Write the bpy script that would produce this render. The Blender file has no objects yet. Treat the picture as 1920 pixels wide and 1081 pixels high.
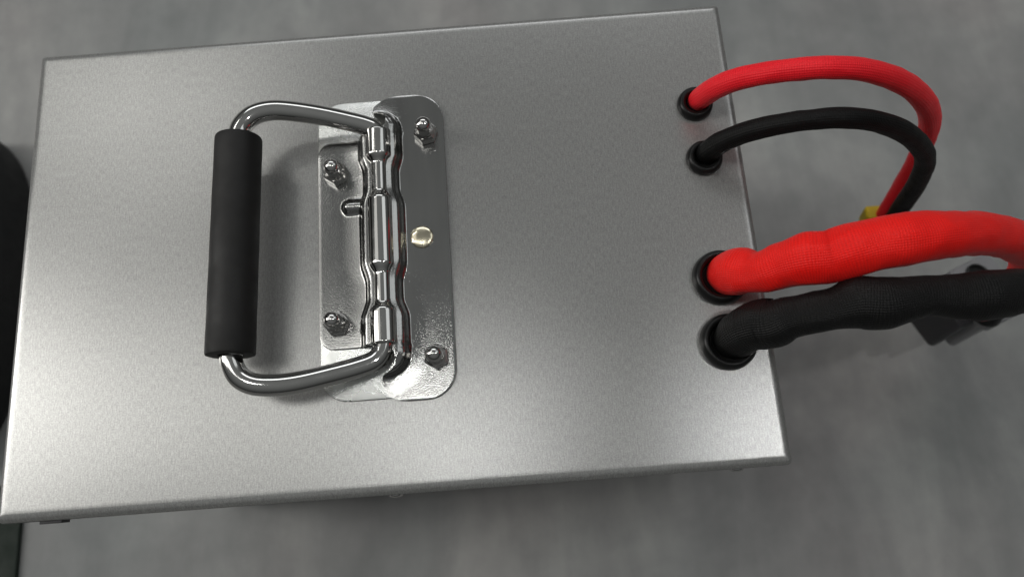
import bpy, bmesh, math, random
from mathutils import Vector, Matrix, noise
random.seed(7)
R = math.radians
S = bpy.context.scene
COL = S.collection
MM = 0.001
H = 0.25                                  # box height; the lid top is z = H

# ------------------------------------------------------------------ camera
F = 1387.0
CAM = Vector((0.05576, -0.10711, 0.31556 + H))
ROT = Matrix(((0.997112, 0.075923, 0.001998), (-0.073019, 0.965539, -0.249803), (-0.020895, 0.248936, 0.968295)))
cd = bpy.data.cameras.new("camera")
cd.sensor_width = 36.0
cd.lens = 36.0 * F / 1920.0
cd.clip_start = 0.01
cd.clip_end = 50
cd.dof.use_dof = True
cd.dof.focus_distance = 0.318
cd.dof.aperture_fstop = 7.5
co = bpy.data.objects.new("camera", cd)
COL.objects.link(co)
co.matrix_world = Matrix.Translation(CAM) @ ROT.to_4x4()
S.camera = co

# ------------------------------------------------------------------ room light
w = bpy.data.worlds.new("World")
S.world = w
w.use_nodes = True
# dim workshop surroundings: walls darker towards the floor, ceiling a little lighter
wn, wl = w.node_tree.nodes, w.node_tree.links
wc = wn.new('ShaderNodeTexCoord'); ws = wn.new('ShaderNodeSeparateXYZ'); wr_ = wn.new('ShaderNodeValToRGB')
wl.new(wc.outputs['Generated'], ws.inputs[0]); wl.new(ws.outputs[2], wr_.inputs[0])
wr_.color_ramp.elements[0].position = 0.0; wr_.color_ramp.elements[0].color = (.022, .023, .022, 1)
wr_.color_ramp.elements[1].position = 1.0; wr_.color_ramp.elements[1].color = (.185, .19, .188, 1)
wl.new(wr_.outputs[0], wn['Background'].inputs[0])
wn['Background'].inputs[1].default_value = 1.0

def at(px, py, z):
    """point of the photograph at height z above the lid"""
    d = ROT @ Vector(((px - 960) / F, -(py - 540.5) / F, -1))
    s = (z + H - CAM.z) / d.z
    return CAM + d * s

def lamp(name, loc, sx, sy, power, col=(1, 1, 1), aim=None, rotz=0.0):
    l = bpy.data.lights.new(name, 'AREA')
    l.shape = 'RECTANGLE'; l.size = sx; l.size_y = sy
    l.energy = power; l.color = col
    o = bpy.data.objects.new(name, l); COL.objects.link(o)
    o.location = loc
    o.rotation_euler = (0, 0, rotz)
    if aim is not None:
        o.rotation_euler = (Vector(aim) - Vector(loc)).to_track_quat('-Z', 'Y').to_euler()
    return o

# ceiling strips of the workshop, 1.7 m above the lid, plus added lights
CZ = H + 1.7
lamp("overhead_light", (-1.05, 0.10, CZ), 1.50, 0.24, 3.0, (1.0, 0.99, 0.95))
lamp("overhead_light", (-0.10, -0.02, CZ), 0.14, 0.14, 1.3, (1.0, 1.0, 0.98))
lamp("overhead_light", (-1.10, 1.12, CZ), 0.9, 0.16, 2.2, (1.0, 0.99, 0.95))
lamp("overhead_light", (0.82, -0.10, CZ), 0.08, 0.08, 2.8, (1.0, 1.0, 1.0))  # added small lamp making the glow on the lid's front right corner
lamp("left_fill", (-2.25, 0.30, CZ + .1), 0.8, 1.3, 15, (1.0, 0.98, 0.94), aim=(0, 0, .2))  # unseen broad light from the left, placed for the box's floor shadow
lamp("left_fill", (-1.45, 0.58, CZ + .2), 1.5, 0.9, 2.5, (1.0, 0.98, 0.94))  # added dim fill lifting the middle left of the lid
lamp("back_fill", (0.1, 2.6, CZ + .4), 2.8, 0.8, 14, (0.97, 0.985, 1.0), aim=(0, 0, .2))  # added fill for floor and cables, outside what the lid mirrors
lamp("right_fill", (1.9, 0.9, CZ + .3), 1.3, 1.3, 4, (0.95, 0.985, 1.0), aim=(.2, 0, .2))  # added fill to brighten the cables from the right
lamp("far_left_fill", (-3.6, 0.45, CZ - .2), 0.8, 1.2, 20, (1.0, 0.985, 0.96), aim=(0, 0, .2))  # added lower fill reaching floor and cables, clear of the lid's reflections

S.view_settings.view_transform = 'Standard'
S.view_settings.look = 'None'
S.view_settings.gamma = 1.0
S.view_settings.exposure = 0.2
S.render.engine = 'CYCLES'
S.render.resolution_x = 1024; S.render.resolution_y = 576

# ------------------------------------------------------------------ helpers
def tag(o, label=None, cat=None, group=None, kind=None):
    if label: o['label'] = label
    if cat: o['category'] = cat
    if group: o['group'] = group
    if kind: o['kind'] = kind
    return o

def obj(name, data, mat=None, parent=None, smooth=True):
    if isinstance(data, bmesh.types.BMesh):
        me = bpy.data.meshes.new(name); data.to_mesh(me); data.free()
    else:
        me = data
    if mat: me.materials.append(mat)
    if smooth:
        for p in me.polygons: p.use_smooth = True
    o = bpy.data.objects.new(name, me); COL.objects.link(o)
    if parent: o.parent = parent
    return o

def smooth_by_angle(o, a=35):
    me = o.data
    bm = bmesh.new(); bm.from_mesh(me)
    for e in bm.edges:
        if len(e.link_faces) == 2 and e.calc_face_angle(0) > R(a): e.smooth = False
    bm.to_mesh(me); bm.free()
    return o

def catmull(P, n):
    """P: list of tuples (any length); n samples per span"""
    out = []
    Q = [P[0]] + list(P) + [P[-1]]
    for i in range(1, len(Q) - 2):
        a, b, c, d = Q[i - 1], Q[i], Q[i + 1], Q[i + 2]
        for k in range(n):
            t = k / n
            out.append(tuple(0.5 * ((2 * q) + (-p + r) * t + (2 * p - 5 * q + 4 * r - s) * t * t + (-p + 3 * q - 3 * r + s) * t ** 3)
                             for p, q, r, s in zip(a, b, c, d)))
    out.append(tuple(P[-1]))
    return out

def tube(pts, segs=32, caps=True, rfun=None):
    """pts: list of (x,y,z,r). returns a bmesh with UVs (u = metres along, v = 0..1 around)"""
    bm = bmesh.new(); uv = bm.loops.layers.uv.new("UVMap")
    V = [Vector(p[:3]) for p in pts]
    n = len(V)
    T = [(V[min(i + 1, n - 1)] - V[max(i - 1, 0)]).normalized() for i in range(n)]
    nrm = T[0].orthogonal().normalized()
    rings = []; us = []; u = 0
    for i in range(n):
        if i: u += (V[i] - V[i - 1]).length
        nrm = (nrm - T[i] * nrm.dot(T[i])).normalized()
        b = T[i].cross(nrm)
        ring = []
        for k in range(segs):
            a = 2 * math.pi * k / segs
            r = pts[i][3]
            if rfun: r *= rfun(u, a, i / (n - 1))
            ring.append(bm.verts.new(V[i] + nrm * math.cos(a) * r + b * math.sin(a) * r))
        rings.append(ring); us.append(u)
    for i in range(n - 1):
        for k in range(segs):
            k2 = (k + 1) % segs
            f = bm.faces.new((rings[i][k], rings[i][k2], rings[i + 1][k2], rings[i + 1][k]))
            for l, (uu, vv) in zip(f.loops, ((us[i], k / segs), (us[i], (k + 1) / segs), (us[i + 1], (k + 1) / segs), (us[i + 1], k / segs))):
                l[uv].uv = (uu, vv)
    if caps:
        bm.faces.new(rings[0][::-1]); bm.faces.new(rings[-1])
    bmesh.ops.recalc_face_normals(bm, faces=bm.faces)
    return bm

def lathe(bm, prof, segs=48, axis='Z', origin=(0, 0, 0), close=False):
    """prof: list of (r, h)"""
    o = Vector(origin); rings = []
    for r, h in prof:
        ring = []
        for k in range(segs if r > 1e-7 else 1):
            a = 2 * math.pi * k / segs
            p = (r * math.cos(a), r * math.sin(a), h) if axis == 'Z' else (r * math.cos(a), h, r * math.sin(a))
            ring.append(bm.verts.new(o + Vector(p)))
        rings.append(ring)
    m = len(rings)
    for i in range(m if close else m - 1):
        A, B = rings[i], rings[(i + 1) % m]
        for k in range(segs):
            k2 = (k + 1) % segs
            if len(A) == 1 and len(B) == 1: continue
            if len(A) == 1: bm.faces.new((A[0], B[k2], B[k]))
            elif len(B) == 1: bm.faces.new((A[k], A[k2], B[0]))
            else: bm.faces.new((A[k], A[k2], B[k2], B[k]))
    bmesh.ops.recalc_face_normals(bm, faces=bm.faces)
    return bm

def rrect(x0, x1, y0, y1, r, n=8):
    rs = r if isinstance(r, (list, tuple)) else [r] * 4        # corners: ++ -+ -- +-
    out = []
    for (cx, cy, a0), q in zip(((x1, y1, 0), (x0, y1, 90), (x0, y0, 180), (x1, y0, 270)), rs):
        sx = -1 if cx == x1 else 1; sy = -1 if cy == y1 else 1
        for k in range(n + 1):
            a = R(a0 + 90 * k / n)
            out.append((cx + sx * q + q * math.cos(a), cy + sy * q + q * math.sin(a)))
    return out

def loft(bm, loops, cap0=True, cap1=True):
    rings = [[bm.verts.new(p) for p in lp] for lp in loops]
    n = len(rings[0])
    for A, B in zip(rings, rings[1:]):
        for k in range(n):
            bm.faces.new((A[k], A[(k + 1) % n], B[(k + 1) % n], B[k]))
    if cap0: bm.faces.new(rings[0][::-1])
    if cap1: bm.faces.new(rings[-1])
    bmesh.ops.recalc_face_normals(bm, faces=bm.faces)
    return bm

def plate(bm, outline, z0, z1, bev):
    """flat sheet with a small rounded edge; outline is CCW"""
    def inset(d):
        n = len(outline); out = []
        for i in range(n):
            p = Vector(outline[i]); a = Vector(outline[i - 1]); b = Vector(outline[(i + 1) % n])
            t = (b - a).normalized(); out.append(p + Vector((-t.y, t.x)) * d)
        return out
    lp = [[(q.x, q.y, z0) for q in inset(0)]]
    for k in range(4):
        a = R(90 * k / 3)
        lp.append([(q.x, q.y, z1 - bev + bev * math.sin(a)) for q in inset(bev * (1 - math.cos(a)))])
    return loft(bm, lp)

# ------------------------------------------------------------------ materials
def mat(name, col, rough=.5, metal=0., spec=.5):
    m = bpy.data.materials.new(name); m.use_nodes = True
    b = m.node_tree.nodes['Principled BSDF']
    b.inputs['Base Color'].default_value = (*col, 1)
    b.inputs['Roughness'].default_value = rough
    b.inputs['Metallic'].default_value = metal
    b.inputs['Specular IOR Level'].default_value = spec
    return m, m.node_tree.nodes, m.node_tree.links, b

def ntex(N, L, scale, detail=2, rough=.5, vec=None, dist=0):
    t = N.new('ShaderNodeTexNoise'); t.inputs['Scale'].default_value = scale
    t.inputs['Detail'].default_value = detail; t.inputs['Roughness'].default_value = rough
    t.inputs['Distortion'].default_value = dist
    if vec is not None: L.new(vec, t.inputs['Vector'])
    return t

def ramp(N, L, src, stops):
    r = N.new('ShaderNodeValToRGB'); e = r.color_ramp.elements
    while len(e) < len(stops): e.new(0.5)
    for el, (p, c) in zip(e, stops):
        el.position = p; el.color = (*c, 1) if isinstance(c, tuple) else (c, c, c, 1)
    L.new(src, r.inputs[0]); return r

def bump(N, L, src, strength, dist, b, prev=None):
    n = N.new('ShaderNodeBump'); n.inputs['Strength'].default_value = strength
    n.inputs['Distance'].default_value = dist
    L.new(src, n.inputs['Height'])
    if prev: L.new(prev.outputs[0], n.inputs['Normal'])
    L.new(n.outputs[0], b.inputs['Normal']); return n

def coords(N, kind='Object'):
    return N.new('ShaderNodeTexCoord').outputs[kind]

def mapping(N, L, vec, scale):
    m = N.new('ShaderNodeMapping'); m.inputs['Scale'].default_value = scale
    L.new(vec, m.inputs['Vector']); return m.outputs[0]

def m_sheet():
    m, N, L, b = mat('satin_silver_sheet', (.38, .38, .37), .32, .82)
    c = coords(N)
    g = ntex(N, L, 1600, 3, .65, c)
    st = ntex(N, L, 1.0, 2, .6, mapping(N, L, c, (1700, 320, 500)))
    mx = N.new('ShaderNodeMix'); mx.data_type = 'RGBA'; mx.inputs[0].default_value = .4
    L.new(g.outputs[0], mx.inputs[6]); L.new(st.outputs[0], mx.inputs[7])
    cr = ramp(N, L, mx.outputs[2], [(.33, (.28, .28, .274)), (.5, (.37, .37, .362)), (.67, (.485, .485, .475))])
    L.new(cr.outputs[0], b.inputs['Base Color'])
    big = ntex(N, L, 22, 4, .6, c)
    rr = ramp(N, L, big.outputs[0], [(.3, .283), (.7, .305)])
    L.new(rr.outputs[0], b.inputs['Roughness'])
    bp = bump(N, L, mx.outputs[2], .16, .00010, b)
    # matt metallic finish: a soft Beckmann lobe over a little diffuse
    gl = N.new('ShaderNodeBsdfAnisotropic'); gl.distribution = 'BECKMANN'
    df = N.new('ShaderNodeBsdfDiffuse'); ms = N.new('ShaderNodeMixShader'); ms.inputs[0].default_value = .60
    for q in (gl, df):
        L.new(cr.outputs[0], q.inputs['Color']); L.new(bp.outputs[0], q.inputs['Normal'])
    L.new(rr.outputs[0], gl.inputs['Roughness'])
    L.new(df.outputs[0], ms.inputs[1]); L.new(gl.outputs[0], ms.inputs[2])
    L.new(ms.outputs[0], N['Material Output'].inputs['Surface'])
    return m
def m_chrome(name='bright_chrome', rough=.07, col=(.54, .535, .52)):
    m, N, L, b = mat(name, col, rough, 1.)
    c = coords(N)
    n = ntex(N, L, 160, 3, .6, c)
    rr = ramp(N, L, n.outputs[0], [(.35, rough * .7), (.7, rough * 1.9)])
    L.new(rr.outputs[0], b.inputs['Roughness'])
    bump(N, L, n.outputs[0], .04, .0002, b)
    return m
def m_zinc(name, rough, strength, col=(.60, .61, .60)):
    m, N, L, b = mat(name, col, rough, 1.)
    c = coords(N)
    g = ntex(N, L, 1400, 3, .7, c)
    lo = ntex(N, L, 70, 3, .5, c)
    rr = ramp(N, L, lo.outputs[0], [(.3, rough * .7), (.7, rough * 1.4)])
    L.new(rr.outputs[0], b.inputs['Roughness'])
    b1 = bump(N, L, lo.outputs[0], .03, .0004, b)
    bump(N, L, g.outputs[0], strength, .00016, b, b1)
    sc = ntex(N, L, 1.0, 2, .5, mapping(N, L, c, (140, 20, 50)))
    cr = ramp(N, L, sc.outputs[0], [(.3, tuple(v * .88 for v in col)), (.7, col)])
    L.new(cr.outputs[0], b.inputs['Base Color'])
    return m
def m_rubber(name, col=(.012, .012, .013), rough=.55, scale=900, st=.2):
    m, N, L, b = mat(name, col, rough, 0., .4)
    c = coords(N); g = ntex(N, L, scale, 3, .6, c)
    bump(N, L, g.outputs[0], st, .0002, b)
    lo = ntex(N, L, 60, 3, .6, c)
    rr = ramp(N, L, lo.outputs[0], [(.3, rough * .85), (.7, min(1, rough * 1.2))])
    L.new(rr.outputs[0], b.inputs['Roughness'])
    return m
def m_braid(name, c0, c1, per, around, rough=.5, bst=.7, spec=.4, c2=None):
    """braided sleeve: two crossing families of strands, from the tube's own UVs"""
    m, N, L, b = mat(name, c1, rough, 0., spec)
    sep = N.new('ShaderNodeSeparateXYZ'); L.new(coords(N, 'UV'), sep.inputs[0])
    def M(op, a, bb=None):
        n = N.new('ShaderNodeMath'); n.operation = op
        for i, v in enumerate((a, bb)):
            if v is None: continue
            if isinstance(v, (int, float)): n.inputs[i].default_value = v
            else: L.new(v, n.inputs[i])
        return n.outputs[0]
    u = M('MULTIPLY', sep.outputs[0], math.pi / per)
    v = M('MULTIPLY', sep.outputs[1], math.pi * around)
    s1 = M('SINE', M('ADD', u, v)); s2 = M('SINE', M('SUBTRACT', u, v))
    h = M('MULTIPLY', s1, s2)
    h = M('ADD', M('MULTIPLY', h, .5), .5)
    c = coords(N)
    nz = ntex(N, L, 120, 3, .6, c)
    lo = ntex(N, L, 35, 3, .6, c)
    hh = M('ADD', M('MULTIPLY', h, .8), M('MULTIPLY', nz.outputs[0], .4))
    cr = ramp(N, L, hh, [(.15, c0), (.75, c1)])
    mx = N.new('ShaderNodeMix'); mx.data_type = 'RGBA'
    rf = ramp(N, L, lo.outputs[0], [(.42, 0.), (.75, .55)])
    L.new(rf.outputs[0], mx.inputs[0]); L.new(cr.outputs[0], mx.inputs[6])
    mx.inputs[7].default_value = (*(c2 or c1), 1)
    L.new(mx.outputs[2], b.inputs['Base Color'])
    b.inputs['Sheen Weight'].default_value = .04 if c2 else .0
    b1 = bump(N, L, lo.outputs[0], .3, .002, b)
    bump(N, L, h, bst, .0003, b, b1)
    return m
def m_floor():
    m, N, L, b = mat('mottled_concrete', (.2, .2, .2), .62, 0., .35)
    c = coords(N)
    a = ntex(N, L, 4.5, 4, .62, c, .6)
    s = ntex(N, L, 1., 5, .6, mapping(N, L, c, (20, 5, 8)), .4)
    f = ntex(N, L, 60, 4, .6, c)
    def mix(f0, x, y):
        q = N.new('ShaderNodeMix'); q.data_type = 'RGBA'; q.inputs[0].default_value = f0
        L.new(x, q.inputs[6]); L.new(y, q.inputs[7]); return q.outputs[2]
    mm = mix(.12, mix(.35, a.outputs[0], s.outputs[0]), f.outputs[0])
    cr = ramp(N, L, mm, [(.33, (.165, .167, .168)), (.5, (.25, .25, .248)), (.66, (.375, .372, .362))])
    t = ntex(N, L, 5, 2, .5, c)
    tr = ramp(N, L, t.outputs[0], [(.35, (.955, .99, .98)), (.65, (1.0, .975, .965))])
    q = N.new('ShaderNodeMix'); q.data_type = 'RGBA'; q.blend_type = 'MULTIPLY'; q.inputs[0].default_value = 1
    L.new(cr.outputs[0], q.inputs[6]); L.new(tr.outputs[0], q.inputs[7])
    L.new(q.outputs[2], b.inputs['Base Color'])
    rr = ramp(N, L, a.outputs[0], [(.3, .5), (.7, .75)]); L.new(rr.outputs[0], b.inputs['Roughness'])
    bump(N, L, f.outputs[0], .3, .0006, b)
    return m

SHEET = m_sheet()
CHROME = m_chrome()
NUTM = m_chrome('polished_nut_steel', .05, (.52, .51, .50))
LEAF = m_zinc('pressed_bright_zinc', .09, .34, (.40, .40, .39))
BACK = m_zinc('satin_zinc_backing', .24, .5, (.72, .73, .71))
BRASS = m_chrome('pale_brass', .16, (.74, .68, .52))
FOAM = m_rubber('black_foam_rubber', (.006, .0058, .0055), .6, 1500, .25)
GROM = m_rubber('black_grommet_rubber', (.009, .009, .009), .32, 500, .12)
GROM.node_tree.nodes['Principled BSDF'].inputs['Specular IOR Level'].default_value = .22
RED1 = m_braid('bright_red_braid', (.80, .006, .014), (.92, .008, .020), .0009, 28, .5, .7, .3, (.94, .02, .03))
RED2 = m_braid('scarlet_braid', (.70, .004, .003), (.96, .007, .003), .0009, 66, .45, .8, .25, (.95, .018, .012))
BLK1 = m_braid('black_braid', (.002, .002, .002), (.0045, .0045, .0045), .0009, 28, .55, .5, .18)
BLK2 = m_braid('coarse_black_braid', (.002, .002, .002), (.006, .006, .006), .0009, 66, .45, 1.0, .22)
FLOOR = m_floor()
DARK = m_rubber('black_fabric', (.006, .0065, .007), .6, 300, .4)
GREEN = m_rubber('dark_green_mat_rubber', (.010, .017, .012), .7, 200, .3)
YEL = m_rubber('yellow_plastic', (.62, .44, .01), .45, 400, .1)
GREYP = m_rubber('smoky_grey_plastic', (.24, .239, .246), .38, 300, .1)
GREYD = m_rubber('dark_grey_plastic', (.05, .049, .053), .35, 300, .1)

# ------------------------------------------------------------------ setting: the floor
bm = bmesh.new()
vs = [bm.verts.new(p) for p in ((-4, -4, 0), (4, -4, 0), (4, 4, 0), (-4, 4, 0))]
bm.faces.new(vs)
tag(obj('floor', bm, FLOOR, smooth=False), kind='structure')

# ------------------------------------------------------------------ the battery box
W2, D2 = .3320 / 2, .2188 / 2
box = bpy.data.objects.new('battery_box', None); COL.objects.link(box)
tag(box, 'silver sheet metal battery box with a chrome carrying handle bolted to its lid', 'box')

def lid():
    bm = bmesh.new(); loops = []
    fr, lip = .0040, .016                     # fold radius and depth of the folded rim
    cr = .0024
    for k in range(9):                        # from the rim up over the fold
        a = R(90 * k / 8); d = fr * (1 - math.cos(a))
        loops.append([(x, y, H - fr + fr * math.sin(a)) for x, y in rrect(-W2 + d, W2 - d, -D2 + d, D2 - d, max(cr - d, .0008), 8)])
    lo = [(x, y, H - lip) for x, y in rrect(-W2, W2, -D2, D2, cr, 8)]
    ins = [(x, y, H - lip) for x, y in rrect(-W2 + .0012, W2 - .0012, -D2 + .0012, D2 - .0012, cr - .0012, 8)]
    # thin inner band so the flat top starts with its own ring
    i2 = [(x, y, H) for x, y in rrect(-W2 + .0054, W2 - .0054, -D2 + .0054, D2 - .0054, .0008, 8)]
    loft(bm, [ins, lo] + loops + [i2])
    o = obj('lid', bm, SHEET, box)
    return o
lid()
def wall(x0, x1, y0, y1):
    bm = bmesh.new()
    plate(bm, rrect(x0, x1, y0, y1, .0005, 3), .004, H - .0162, .0004)
    return smooth_by_angle(obj('wall_panel', bm, SHEET, box))
t = .0012; g = .0016
wall(-W2 + g, W2 - g, -D2 + g, -D2 + g + t)
wall(-W2 + g, W2 - g, D2 - g - t, D2 - g)
wall(-W2 + g, -W2 + g + t, -D2 + g + t + .0001, D2 - g - t - .0001)
wall(W2 - g - t, W2 - g, -D2 + g + t + .0001, D2 - g - t - .0001)
bm = bmesh.new(); plate(bm, rrect(-W2 + g, W2 - g, -D2 + g, D2 - g, .001, 3), .0005, .0039, .0004)
smooth_by_angle(obj('base_panel', bm, SHEET, box))

# pan-head screws in the front rim; the left one holds a small dark clip
def screw(x, z=H - .0085):
    bm = bmesh.new()
    lathe(bm, [(0, .0013), (.0012, .0012), (.0024, .0009), (.0030, .0003), (.0031, -.0006)], 24)
    for v in bm.verts:
        v.co = Vector((x + v.co.x, -D2 - v.co.z, z + v.co.y))
    bmesh.ops.recalc_face_normals(bm, faces=bm.faces)
    return obj('screw', bm, NUTM, box)
for x in (-.1445, -.0005, .1440): screw(x)
bm = bmesh.new(); plate(bm, rrect(-.1505, -.1405, -.0032, .0032, .001, 4), -.0002, .0012, .0003)
for v in bm.verts: v.co = Vector((v.co.x, -D2 - v.co.z, H - .0085 + v.co.y))
bmesh.ops.recalc_face_normals(bm, faces=bm.faces)
smooth_by_angle(obj('washer_plate', bm, GREYD, box))

# grommets
def grommet(x, y, r, hole, h):
    bm = bmesh.new(); prof = []
    prof.append((r * .98, .0001))
    n = 12
    for k in range(n + 1):
        a = R(180 * k / n)
        mid = (r + hole) / 2; hw = (r - hole) / 2
        prof.append((mid + hw * math.cos(a) * (1 if k < n else 1), .0006 + (h - .0006) * math.sin(a) ** .8))
    prof.append((hole, .0008)); prof.append((hole * .9, .0004)); prof.append((0, .0004))
    lathe(bm, prof, 56)
    o = obj('grommet', bm, GROM, box); o.location = (x, y, H)
    return o
GR = [(.1466, .0556, .0083, .0044, .0044), (.1472, .0283, .0083, .0044, .0044),
      (.1463, -.0283, .0122, .0080, .0056), (.1458, -.0568, .0122, .0080, .0056)]
for q in GR: grommet(*q)

# ------------------------------------------------------------------ handle hardware on the lid
# backing plate: the sheet that everything sits on
def T(lst): return [(x * MM, y * MM) for x, y in lst]
bm = bmesh.new()
plate(bm, T(rrect(-29.6, 28.6, -70, 70, [12, 12, 12, 12], 8)), H - .0002, H + .0011, .0004)
backing = smooth_by_angle(obj('mounting_plate', bm, BACK, box), 50)

def sm(t):
    t = max(0., min(1., t)); return t * t * (3 - 2 * t)
def lerp_table(y, tab):
    if y <= tab[0][0]: return tab[0][1]
    for (a, va), (b, vb) in zip(tab, tab[1:]):
        if y <= b: return va + (vb - va) * sm((y - a) / (b - a))
    return tab[-1][1]
# half width of the raised channel and radius of the rolled barrel along y (mm)
SHW = [(-47, 10.3), (-36, 10.3), (-27, 7.9), (-20, 7.9), (-10, 10.0), (15, 10.0), (24, 7.9), (32, 7.9), (40, 9.8), (60, 9.8)]
BAR = [(-47.5, 5.9), (-33.4, 5.9), (-29.5, 3.6), (-17, 3.6), (-12.4, 5.6), (17.0, 5.6), (21.5, 3.6), (34.5, 3.6), (38.5, 5.9), (50.5, 5.9)]
AX = -.5
def field(x, y, right):
    """height of the pressed sheet above its flat, mm"""
    yy = max(0, abs(y - 1) - 52)
    dx = x - AX
    d = math.hypot(dx, yy)
    Rw = lerp_table(y, SHW)
    s = max(0, min(1, (Rw - d) / 3.4))
    z = 5.6 * (1 - (1 - s) ** 2.3) + .55 * (1 - min(1, max(0, d - Rw) / 8.5)) ** 2
    if right:                                             # second fold line, close to the barrel
        s2 = max(0, min(1, (Rw - 3.0 - d) / 2.0)); z += .9 * s2 * s2 * (3 - 2 * s2)
    else:                                                 # little stop pressed into the inner leaf
        ex = max(0, -15.5 + 0 - x) ; ty = y - 17.0
        dd = math.hypot(min(0, x + 15.6), ty)
        z = max(z, 3.0 * math.sqrt(max(0, 1 - (dd / 3.1) ** 2)) if dd < 3.1 else 0)
    return z
def sheet(name, ys, xl, xr, cols, right, z0, th):
    rows = len(ys)
    X = []; Z = []
    for y in ys:
        a, b = xl(y), xr(y)
        row = [a + (b - a) * (k / cols) for k in range(cols + 1)]
        X.append(row)
        Z.append([field(x, y, right) + .03 * noise.noise(Vector((x * .06, y * .04, 3.1))) for x in row])
    for _ in range(2):
        Q = [r[:] for r in Z]
        for i in range(rows):
            for k in range(cols + 1):
                s = 0; w_ = 0
                for di, dk in ((0, 0), (1, 0), (-1, 0), (0, 1), (0, -1)):
                    if 0 <= i + di < rows and 0 <= k + dk <= cols: s += Z[i + di][k + dk]; w_ += 1
                Q[i][k] = s / w_
        Z = Q
    # pressed edges roll down towards the backing plate
    for i in range(rows):
        for k in range(cols + 1):
            edge = []
            if right: edge += [X[i][-1] - X[i][k]]
            else: edge += [X[i][k] - X[i][0]]
            edge += [ys[-1] - ys[i], ys[i] - ys[0]]
            e = min(edge)
            if e < 1.2: Z[i][k] -= .12 * (1 - e / 1.2) ** 2
    bm = bmesh.new()
    G = [[bm.verts.new((X[i][k] * MM, ys[i] * MM, H + (z0 + Z[i][k]) * MM)) for k in range(cols + 1)] for i in range(rows)]
    for i in range(rows - 1):
        for k in range(cols):
            try: bm.faces.new((G[i][k], G[i][k + 1], G[i + 1][k + 1], G[i + 1][k]))
            except ValueError: pass
    # thickness: the rim turned down
    bot = [[bm.verts.new((v.co.x, v.co.y, v.co.z - th * MM)) for v in r] for r in G]
    for i in range(rows - 1):
        for k in range(cols): bm.faces.new((bot[i][k], bot[i + 1][k], bot[i + 1][k + 1], bot[i][k + 1]))
    for i in range(rows - 1):
        bm.faces.new((G[i][0], G[i + 1][0], bot[i + 1][0], bot[i][0]))
        bm.faces.new((G[i][-1], bot[i][-1], bot[i + 1][-1], G[i + 1][-1]))
    for k in range(cols):
        bm.faces.new((G[0][k], bot[0][k], bot[0][k + 1], G[0][k + 1]))
        bm.faces.new((G[-1][k], G[-1][k + 1], bot[-1][k + 1], bot[-1][k]))
    bmesh.ops.recalc_face_normals(bm, faces=bm.faces)
    return smooth_by_angle(obj(name, bm, LEAF, backing), 60)
def spread(a, b, n):                                       # rows, denser at both ends
    out = []
    for i in range(n + 1):
        t = i / n; c = .5 - .5 * math.cos(math.pi * t)
        out.append(a + (b - a) * (.45 * t + .55 * c))
    return out
# inner leaf (left): rounded left corners
y0, y1 = -47.6, 49.6
def il(y):
    r = 6.5; e = min(y - y0, y1 - y)
    return -29.4 + (r - math.sqrt(max(0, r * r - (r - e) ** 2)) if e < r else 0)
sheet('inner_leaf', spread(y0, y1, 170), il, lambda y: -2.5, 64, False, 2.2, .9)
# outer leaf (right): broad rounded right corners, left edge swept round the rod openings
q0, q1 = -71.6, 71.0
def xr(y):
    r = 13.0; e = min(y - q0, q1 - y)
    return 28.9 - (r - math.sqrt(max(0, r * r - (r - e) ** 2)) if e < r else 0)
LE = [(-71.6, 8.0), (-71.2, 4.0), (-69.5, 0.2), (-66, -2.4), (-62.6, -3.2), (-60.5, -2.0), (-59.0, 1.6), (-57, 3.8), (-54.5, 4.3), (-51.5, 3.6), (-49.0, 1.6), (-47.2, -1.4), (-45.5, -2.6), (-46, -2.6),
      (48, -2.6), (50.0, -1.6), (52.0, 1.4), (54, 3.2), (57, 3.4), (59.3, 2.0), (60.8, -2.2), (63, -4.0), (66, -3.2), (69, .4), (70.5, 4), (71.0, 8)]
def xl2(y):
    for (a, va), (b, vb) in zip(LE, LE[1:]):
        if y <= b: return va + (vb - va) * ((y - a) / (b - a))
    return LE[-1][1]
sheet('outer_leaf', spread(q0, q1, 240), xl2, xr, 84, True, 2.2, .9)

# rolled barrel between the leaves: an open tube with stepped radius and wall thickness
bm = bmesh.new()
ys_ = [-47.6 + (50.4 + 47.6) * k / 140 for k in range(141)]
prof = [(lerp_table(y, BAR) * MM, y * MM) for y in ys_]
prof = [(prof[0][0] - .0010, prof[0][1] + .0001), (prof[0][0] - .0004, prof[0][1] - .0003)] + prof + [(prof[-1][0] - .0004, prof[-1][1] + .0003), (prof[-1][0] - .0010, prof[-1][1] - .0001)]
inner = [(r - .0011, h) for r, h in prof[2:-2]][::-1]
lathe(bm, prof + inner, 64, 'Y', (AX * MM, 0, H + .0078), close=True)
obj('hinge_barrel', bm, CHROME, backing)

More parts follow.
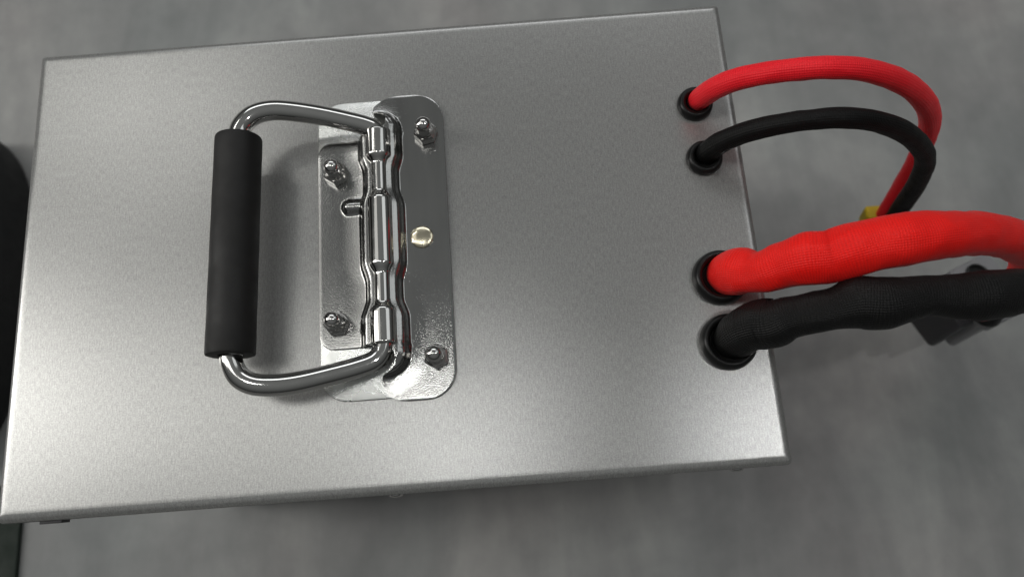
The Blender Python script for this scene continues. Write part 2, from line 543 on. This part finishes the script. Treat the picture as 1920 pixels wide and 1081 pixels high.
# dome nuts
def dome_nut(x, y, turn):
    bm = bmesh.new()
    # washer face + hexagon
    hexr = .0055
    def hexl(r, z): return [(r * math.cos(R(60 * k + turn)), r * math.sin(R(60 * k + turn)), z) for k in range(6)]
    loft(bm, [hexl(hexr * .93, -.0007), hexl(hexr, -.0003), hexl(hexr, .0034), hexl(hexr * .88, .0042)])
    pr = [(.0046, .0036), (.0043, .0046), (.0039, .0050), (.0037, .0056), (.0037, .0092)]
    for k in range(1, 11):
        a = R(90 * k / 10); pr.append((.0037 * math.cos(a), .0092 + .0036 * math.sin(a)))
    pr[-1] = (0, pr[-1][1])
    lathe(bm, pr, 32)
    o = obj('dome_nut', bm, NUTM, backing); o.location = (x * MM, y * MM, H + .0030)
    return smooth_by_angle(o, 30)
for x, y, tr in ((20.8, 50.0, 12), (-20.8, 33.0, 25), (-21.4, -36.5, 5), (20.8, -54.2, 28)): dome_nut(x, y, tr)
bm = bmesh.new()
lathe(bm, [(.0050, 0), (.0052, .0004)] + [(.0052 * math.cos(R(a)), .0004 + .0011 * math.sin(R(a))) for a in (15, 30, 45, 60, 75)] + [(0, .0015)], 40)
rv = obj('rivet', bm, BRASS, backing); rv.location = (.0167, .0005, H + .0021)

# swinging handle: bent chrome rod, grip on it
rr_ = .00445
P = [(-.5, 40, 7.6), (-.6, 47, 7.7), (-1.6, 51.2, 8.0), (-5.5, 53.2, 9.2), (-12, 54.8, 11), (-24, 57.0, 14.6), (-36, 58.4, 18), (-45, 58.6, 20), (-52.5, 56.2, 21.4), (-57.4, 51.0, 22), (-58.9, 45, 22), (-59.1, 38, 22),
     (-59.8, -42, 22), (-60.0, -49, 22), (-59.6, -53.5, 22), (-56.6, -59.2, 21.6), (-51, -62.4, 20.6), (-43, -63.2, 19), (-34, -62.4, 16.8), (-22, -59.8, 13.4), (-11.5, -57.2, 10.6), (-4.5, -54.6, 8.8), (-1.4, -50.6, 7.9), (-.6, -45, 7.7), (-.5, -40, 7.6)]
pts = [(x * MM, y * MM, H + z * MM, rr_) for x, y, z in P]
rod = obj('handle', tube(catmull(pts, 9), 32), CHROME, box)
bm = bmesh.new()
A = Vector((-.0587, .0452, H + .022)); B = Vector((-.0603, -.0503, H + .022))
Ln = (B - A).length; gr = .00985
pf = [(rr_ + .0001, .0012), (rr_ + .0006, 0), (gr - .0007, 0), (gr - .0002, .0002), (gr, .0008)]
n_ = 40
pf += [(gr * (1 + .004 * math.sin(k * .7)), .0008 + (Ln - .0016) * k / n_) for k in range(1, n_)]
pf += [(gr, Ln - .0008), (gr - .0002, Ln - .0002), (gr - .0007, Ln), (rr_ + .0006, Ln), (rr_ + .0001, Ln - .0012)]
lathe(bm, pf, 64)
rotm = (B - A).to_track_quat('Z', 'Y').to_matrix().to_4x4()
bm.transform(Matrix.Translation(A) @ rotm)
smooth_by_angle(obj('grip', bm, FOAM, rod), 40)

# ------------------------------------------------------------------ cables
def cable(name, P, mt, label, wr, seed, n=14, segs=48):
    pts = []
    for px, py, z, hw in P:
        v = at(px, py, z) if not isinstance(px, str) else None
        d = (v - CAM).length
        dz = -((ROT.transposed() @ (v - CAM)).z)
        pts.append((v.x, v.y, v.z, hw * dz / F))
    C_ = catmull(pts, n)
    def rf(u, a, t):
        q = noise.noise(Vector((u * 55, math.cos(a) * .8 + seed, math.sin(a) * .8)))
        q2 = noise.noise(Vector((u * 170, math.cos(a) * 1.8 + seed, math.sin(a) * 1.8)))
        q3 = 1 - 2 * abs(noise.noise(Vector((u * 85, math.cos(a) * 1.1 + seed * 2, math.sin(a) * 1.1))))
        return 1 + wr * (q + .45 * q2 + .7 * (q3 - .6))
    return tag(obj(name, tube(C_, segs, True, rf), mt), label, 'cable')
cable('thin_cable', [(1304, 197, -.012, 19), (1308, 190, -.002, 20), (1318, 181, .008, 20.5), (1345, 164, .019, 21), (1385, 148, .028, 21), (1440, 137, .035, 21), (1500, 130, .040, 21.2), (1560, 127, .042, 21.2), (1625, 132, .038, 21.4),
      (1685, 151, .026, 21.5), (1725, 180, .006, 21), (1743, 214, -.020, 20), (1738, 255, -.046, 18), (1716, 303, -.072, 16.5), (1688, 352, -.097, 15), (1661, 396, -.116, 14), (1650, 414, -.124, 13.5)],
      RED1, 'thin red braided cable arching from the topmost grommet of the silver box', .05, 1.3)
cable('thin_cable', [(1320, 299, -.012, 19), (1322, 292, -.002, 20), (1331, 282, .006, 20.5), (1355, 266, .015, 20.5), (1395, 249, .023, 20), (1445, 236, .030, 19.5), (1510, 226, .035, 19.5), (1580, 221, .036, 20), (1640, 227, .030, 20),
      (1690, 245, .016, 20), (1724, 272, -.004, 19.5), (1735, 300, -.026, 18.5), (1722, 338, -.056, 17.5), (1700, 373, -.085, 16.5), (1680, 402, -.106, 15.5), (1668, 420, -.118, 14.5)],
      BLK1, 'thin black braided cable curving down beside the thin red one', .05, 4.1)
cable('thick_cable', [(1353, 521, -.014, 34), (1358, 516, -.004, 36), (1372, 511, .007, 41), (1390, 508, .014, 43.5), (1418, 511, .020, 38.5), (1446, 505, .026, 41), (1473, 495, .030, 44), (1513, 485, .035, 50.5), (1558, 480, .038, 50), (1600, 468, .042, 50.5), (1645, 457, .044, 49.5),
      (1690, 451, .045, 51), (1740, 443, .044, 48), (1800, 438, .039, 43.5), (1860, 440, .027, 40), (1905, 452, .008, 38), (1932, 476, -.020, 36), (1928, 510, -.055, 34), (1898, 545, -.092, 31), (1862, 566, -.125, 29), (1838, 575, -.142, 27)],
      RED2, 'thick bright red braided cable bulging out over the box edge', .05, 7.7)
cable('thick_cable', [(1367, 645, -.014, 34), (1372, 639, -.004, 37), (1384, 628, .008, 42), (1404, 615, .015, 45), (1432, 607, .020, 47.5), (1455, 605, .024, 46), (1480, 595, .027, 40.5), (1520, 586, .031, 39.5), (1565, 577, .034, 41), (1610, 567, .037, 50), (1652, 568, .039, 50.5),
      (1690, 563, .040, 45), (1735, 555, .041, 39), (1795, 555, .041, 42.5), (1850, 553, .041, 47), (1920, 546, .038, 43), (1985, 548, .024, 41), (2035, 552, -.005, 38), (2030, 556, -.045, 35), (1975, 556, -.085, 31), (1915, 556, -.112, 27), (1875, 566, -.132, 25), (1850, 592, -.15, 24)],
      BLK2, 'thick black braided cable leaving the lowest grommet and the right frame edge', .05, 2.2)

# ------------------------------------------------------------------ connectors hanging on the cables
def placed(bm, loc, zdir, xdir):
    z = Vector(zdir).normalized(); x = Vector(xdir); x = (x - z * x.dot(z)).normalized(); y = z.cross(x)
    M = Matrix((x, y, z)).transposed().to_4x4(); M.translation = loc
    bm.transform(M); return bm
# small yellow plug: the two thin cables end in it
pe = at(1652, 412, -.128)
zd = (at(1640, 432, -.140) - at(1672, 385, -.108)).normalized()
xd = at(1670, 412, -.128) - at(1650, 412, -.128)
bm = bmesh.new()
def ring(x, y, r, z): return [(a, b, z) for a, b in rrect(-x, x, -y, y, r, 4)]
loft(bm, [ring(.0080, .0040, .0015, -.009), ring(.0086, .0046, .002, -.008), ring(.0086, .0046, .002, .004), ring(.0078, .0040, .002, .0045), ring(.0078, .0040, .002, .012), ring(.0072, .0034, .0015, .0128)])
yc = smooth_by_angle(obj('plug', placed(bm, pe + Vector((-.0030, .0012, 0)), zd, xd), YEL), 30)
tag(yc, 'small yellow plastic plug where the two thin cables end', 'connector')

# grey two-pole power connector: flared wire end, stepped housing, contact bores
gc = bpy.data.objects.new('power_connector', None); COL.objects.link(gc)
tag(gc, 'smoky grey plastic power connector hanging under the thick black cable', 'connector')
cpos = at(1832, 557, -.170)
zx = (at(1872, 604, -.160) - at(1806, 640, -.160)).normalized()          # along its lower front edge
zz = Vector((.16, .22, 1)).normalized()
def put(name, loops_or_bm, m, parent, off=(0, 0, 0), par_inv=True):
    z = zz; x = (zx - z * zx.dot(z)).normalized(); y = z.cross(x); k = .93
    M = Matrix((x, y, z)).transposed().to_4x4() @ Matrix.Scale(k, 4); M.translation = cpos + (x * off[0] + y * off[1] + z * off[2]) * k
    loops_or_bm.transform(M)
    return smooth_by_angle(obj(name, loops_or_bm, m, parent), 32)
bm = bmesh.new(); loft(bm, [ring(.0150, .0190, .003, -.034), ring(.0165, .0205, .004, -.032), ring(.0165, .0205, .004, .0), ring(.0200, .0235, .005, .004), ring(.0200, .0235, .005, .013), ring(.0190, .0225, .005, .0142)])
put('housing', bm, GREYP, gc)
bm = bmesh.new(); loft(bm, [ring(.0060, .0170, .003, -.030), ring(.0070, .0180, .004, -.028), ring(.0070, .0180, .004, .006), ring(.0060, .0170, .004, .0075)])
put('side_housing', bm, GREYD, gc, (-.0240, .004, -.004))
for sx, sy in ((.006, -.010), (-.002, .011)):
    bm = bmesh.new(); lathe(bm, [(.0092, 0), (.0092, .0020), (.0082, .0024), (.0074, .0018), (.0070, .0005), (0, .0005)], 32)
    put('contact_bore', bm, GROM, gc, (sx, sy, .0140))

# ------------------------------------------------------------------ things on the floor at the left
bag = None
bm = bmesh.new()
c = at(-84, 545, -.222); hx, hy = .0455, .134
loops = []
for z, s in ((.0005, .93), (.008, .985), (.018, 1.0), (.028, 1.0), (.037, .975), (.044, .90), (.049, .78), (.052, .55), (.053, .25)):
    lp = []
    for k in range(72):
        a = 2 * math.pi * k / 72
        ex = 1.0
        x = math.copysign(abs(math.cos(a)) ** ex, math.cos(a)) * (hx - (1 - s) * .035)
        y = math.copysign(abs(math.sin(a)) ** ex, math.sin(a)) * (hy - (1 - s) * .06)
        q = 1 + .035 * noise.noise(Vector((x * 22, y * 14, z * 25)))
        lp.append((c.x + x * q, c.y + y * q, z))
    loops.append(lp)
loft(bm, loops)
bag = obj('bag', bm, DARK)
tag(bag, 'black soft bag with a rounded end, cut off by the left picture edge', 'bag')
bm = bmesh.new()
e = at(32, 1040, -H + .004)
plate(bm, rrect(e.x - .30, e.x, e.y - .22, e.y + .05, .004, 5), .0005, .0040, .0010)
tag(smooth_by_angle(obj('floor_mat', bm, GREEN), 30), 'dark green mat on the floor below the lower left box corner', 'mat')
